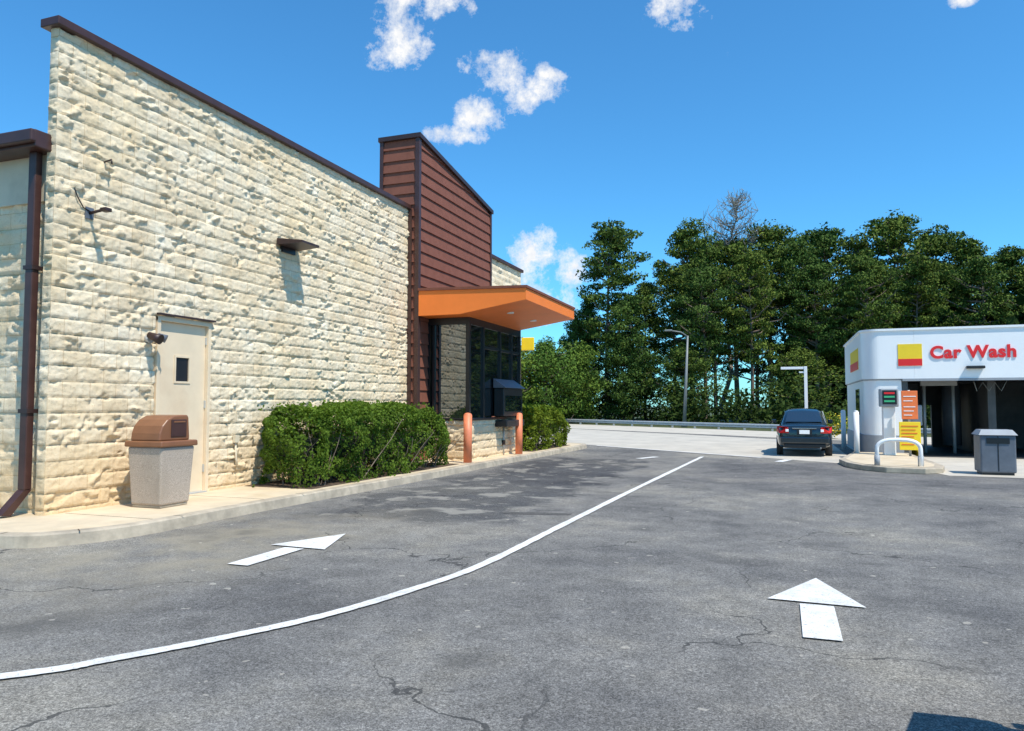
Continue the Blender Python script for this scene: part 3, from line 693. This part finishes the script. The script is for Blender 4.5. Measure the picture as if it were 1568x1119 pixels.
box('door_gap',4.30,4.315,18.342,18.349,.1,.84,M['black'],gb); box('slot',4.10,4.52,18.335,18.349,.68,.80,M['black'],gb)
gs=np.random.default_rng(4); C=gs.normal(size=(14,3))*np.array([.35,.35,.2])+np.array([2.0,36,.6])
e=empty('flowering_shrub'); V,Q=leaves(C,np.tile([[.35,.35,.3]],(14,1)),60,.12,.6,g=gs); fast('leaves',V,Q,M['bush'],e)
V,Q=leaves(C,np.tile([[.42,.42,.38]],(14,1)),18,.11,.9,g=gs); fast('flowers',V,Q,M['flower'],e)

# ------------------------------------------------------------------ cars
def car(x,y,sx,sz,flip=False,paint=None):
    paint=paint or M['paint']; E=empty('parked_or_shadow_car')
    S=[(0.0,.66,.34,.78),(0.05,.80,.29,.93),(.25,.86,.24,.99),(.8,.89,.22,.97),(1.6,.90,.20,.94),(2.8,.90,.20,.93),(3.6,.89,.22,.86),(4.2,.84,.25,.74),(4.5,.72,.30,.62),(4.58,.5,.36,.5)]
    V=[];F=[];k=None
    for yy,w,a,t in S:
        h=t-a
        half=[(0,a),(.80*w,a),(.95*w,a+.06),(w,a+.30*h),(1.0*w,a+.62*h),(.965*w,t-.10),(.88*w,t-.015),(.6*w,t+.0),(0,t+.012)]
        loop=half+[(-p,q) for p,q in half[-2:0:-1]]; k=len(loop)
        V+=[(p,yy,q) for p,q in loop]
    for i in range(len(S)-1):
        for j in range(k): F.append((i*k+j,i*k+(j+1)%k,(i+1)*k+(j+1)%k,(i+1)*k+j))
    F.append(tuple(range(k-1,-1,-1))); F.append(tuple((len(S)-1)*k+j for j in range(k)))
    o=poly('body',V,F,paint,E,True); m_=o.modifiers.new('s','SUBSURF'); m_.levels=2; m_.render_levels=2
    G=[(.62,.74,.66,.97),(1.22,.78,.58,1.38),(1.75,.80,.58,1.46),(2.35,.80,.58,1.46),(2.75,.79,.60,1.38),(3.55,.76,.70,.92)]
    V=[];F=[]
    for yy,wb,wt,zt in G: V+=[(wb,yy,.90),(wt+.02,yy,zt-.06),(wt*.82,yy,zt-.005),(0,yy,zt+.015),(-wt*.82,yy,zt-.005),(-wt-.02,yy,zt-.06),(-wb,yy,.90)]
    for i in range(5):
        for j in range(6): F.append((i*7+j,i*7+j+1,(i+1)*7+j+1,(i+1)*7+j))
    F.append((6,5,4,3,2,1,0)); F.append(tuple(35+j for j in range(7)))
    o=poly('roof',V,F,paint,E,True); b_=o.modifiers.new('b','BEVEL'); b_.width=.02; b_.segments=2
    def pane(nm,P,off):
        poly(nm,[tuple(Vector(p)+Vector(off)) for p in P],[tuple(range(len(P)))],M['glass'],E)
    pane('rear_window',[(-.60,.72,1.035),(.60,.72,1.035),(.50,1.16,1.335),(.3,1.17,1.355),(-.3,1.17,1.355),(-.50,1.16,1.335)],(0,-.03,.02))
    pane('windshield',[(.62,3.42,1.0),(-.62,3.42,1.0),(-.54,2.82,1.33),(.54,2.82,1.33)],(0,.03,.03))
    for s in (-1,1):
        pane('side_window',[(s*.79,1.35,.97),(s*.79,2.1,.97),(s*.64,2.1,1.38),(s*.64,1.5,1.38)][::s],(s*.025,0,0))
        pane('front_side_window',[(s*.79,2.18,.97),(s*.78,3.1,.97),(s*.66,2.65,1.33),(s*.64,2.18,1.38)][::s],(s*.025,0,0))
        V=[(s*.50,-.02,.72),(s*.80,.03,.72),(s*.885,.34,.76),(s*.875,.32,.92),(s*.78,.0,.93),(s*.52,-.03,.90)]
        V2=[(a*.97,b2+.10,c) for a,b2,c in V]
        poly('taillight',V+V2,[(0,1,2,3,4,5),(11,10,9,8,7,6)]+[(i,(i+1)%6,6+(i+1)%6,6+i) for i in range(6)],M['tank'],E)
        box('reverse_lamp',min(s*.50,s*.60),max(s*.50,s*.60),-.045,.0,.76,.84,M['white'],E,.01)
        box('mirror',min(s*.90,s*1.06),max(s*.90,s*1.06),2.85,3.0,.96,1.09,paint,E,.03)
        for yy in (.85,3.65):
            tube('tyre',[(s*.68,yy,.31),(s*.89,yy,.31)],.31,M['rubber'],E,24)
            tube('rim',[(s*.88,yy,.31),(s*.90,yy,.31)],.20,M['chrome'],E,16)
    box('trunk_chrome',-.38,.38,-.035,.03,.86,.885,M['chrome'],E,.005)
    box('licence_plate',-.16,.16,-.05,-.03,.70,.82,M['white'],E)
    box('plate_recess',-.24,.24,-.035,.05,.66,.86,M['black'],E)
    box('bumper',-.78,.78,-.07,.16,.40,.62,paint,E,.05); box('bumper_lower',-.66,.66,-.02,.3,.27,.40,M['black'],E,.03)
    tube('exhaust',[(.5,-.04,.28),(.5,.3,.28)],.03,M['chrome'],E)
    E.scale=(sx,.95,sz); E.location=(x,y,0)
    if flip: E.rotation_euler=(0,0,math.pi)
    return E
car(.61,23.05,.86,.95)
car(1.90,3.82,.95,1.2,True)  # out-of-view car, stretched tall, added to cast the ground shadow at lower right

# ------------------------------------------------------------------ camera, sun, sky
cam=bpy.data.cameras.new('camera'); co_=bpy.data.objects.new('camera',cam); COL.objects.link(co_); scene.camera=co_
cam.sensor_width=36; cam.lens=25.99; cam.clip_end=1500; cam.clip_start=.05
co_.location=(0,0,1.5); co_.rotation_euler=(math.radians(93.06),0,math.radians(20))
s=Vector((.45,-.25,.86)).normalized()
sd=bpy.data.lights.new('sun','SUN'); sd.energy=5.0; sd.angle=math.radians(.5); sd.color=(1,.95,.85)
so=bpy.data.objects.new('sun',sd); COL.objects.link(so); so.rotation_euler=s.to_track_quat('Z','Y').to_euler(); so.location=(20,-10,40)
w=bpy.data.worlds.new('World'); scene.world=w; w.use_nodes=True; nt=w.node_tree; bg=nt.nodes['Background']
sk=N(nt,'ShaderNodeTexSky'); sk.sky_type='NISHITA'; sk.sun_disc=False; sk.sun_elevation=math.asin(s.z); sk.sun_rotation=math.atan2(s.x,s.y)
sk.air_density=1.0; sk.dust_density=.3; sk.ozone_density=2.5
co=N(nt,'ShaderNodeTexCoord').outputs['Generated']
def dotc(v):
    d=N(nt,'ShaderNodeVectorMath',operation='DOT_PRODUCT'); nt.links.new(co,d.inputs[0]); d.inputs[1].default_value=v; return d.outputs['Value']
mask=None
blobs=[(-27.2,29.2,.054,.024),(-29.0,26.6,.040,.040),(-28.6,28.2,.03,.02),(-21.0,24.5,.044,.024),(-18.2,23.4,.044,.026),(-17.0,24.4,.03,.008),(-22.6,21.8,.036,.024),(-24.8,20.3,.042,.012),(-7.0,28.5,.038,.028),(-11.5,29.9,.03,.010),(12.0,25.6,.014,.009),
       (-18.4,11.0,.038,.042),(-15.4,10.6,.040,.028),(-18.2,8.0,.06,.03)]
for az,el,sa,se in blobs:
    az,el=math.radians(az),math.radians(el)
    ea=(math.cos(az),-math.sin(az),0); ee=(-math.sin(az)*math.sin(el),-math.cos(az)*math.sin(el),math.cos(el)); ec=(math.sin(az)*math.cos(el),math.cos(az)*math.cos(el),math.sin(el))
    a=dotc(tuple(v/sa for v in ea)); b2=dotc(tuple(v/se for v in ee)); c=dotc(ec)
    r2=math_(nt,'ADD',math_(nt,'MULTIPLY',a,a),math_(nt,'MULTIPLY',b2,b2))
    v=math_(nt,'SUBTRACT',1.0,r2); v=math_(nt,'MAXIMUM',v,-1.5); front=math_(nt,'GREATER_THAN',c,.5)
    v=math_(nt,'SUBTRACT',math_(nt,'MULTIPLY',math_(nt,'ADD',v,1.5),front),1.5)
    mask=v if mask is None else math_(nt,'MAXIMUM',mask,v)
nz=noise(nt,co,24,9,.70)
dn=math_(nt,'ADD',math_(nt,'MULTIPLY',mask,.46),math_(nt,'MULTIPLY',math_(nt,'SUBTRACT',nz,.5),3.6))
cf=ramp(nt,dn,[(.0,0),(.30,.42),(.80,1)])
skc=mix(nt,sk.outputs[0],(.46,1.12,1.46),1,'MULTIPLY')
shade=ramp(nt,noise(nt,co,34,4),[(.35,(5.6,5.9,6.4)),(.55,(7.0,7.0,7.0))])
col=mix(nt,skc,shade,cf)
nt.links.new(col,bg.inputs['Color']); bg.inputs['Strength'].default_value=.145
scene.view_settings.view_transform='Standard'; scene.view_settings.look='None'; scene.view_settings.exposure=0
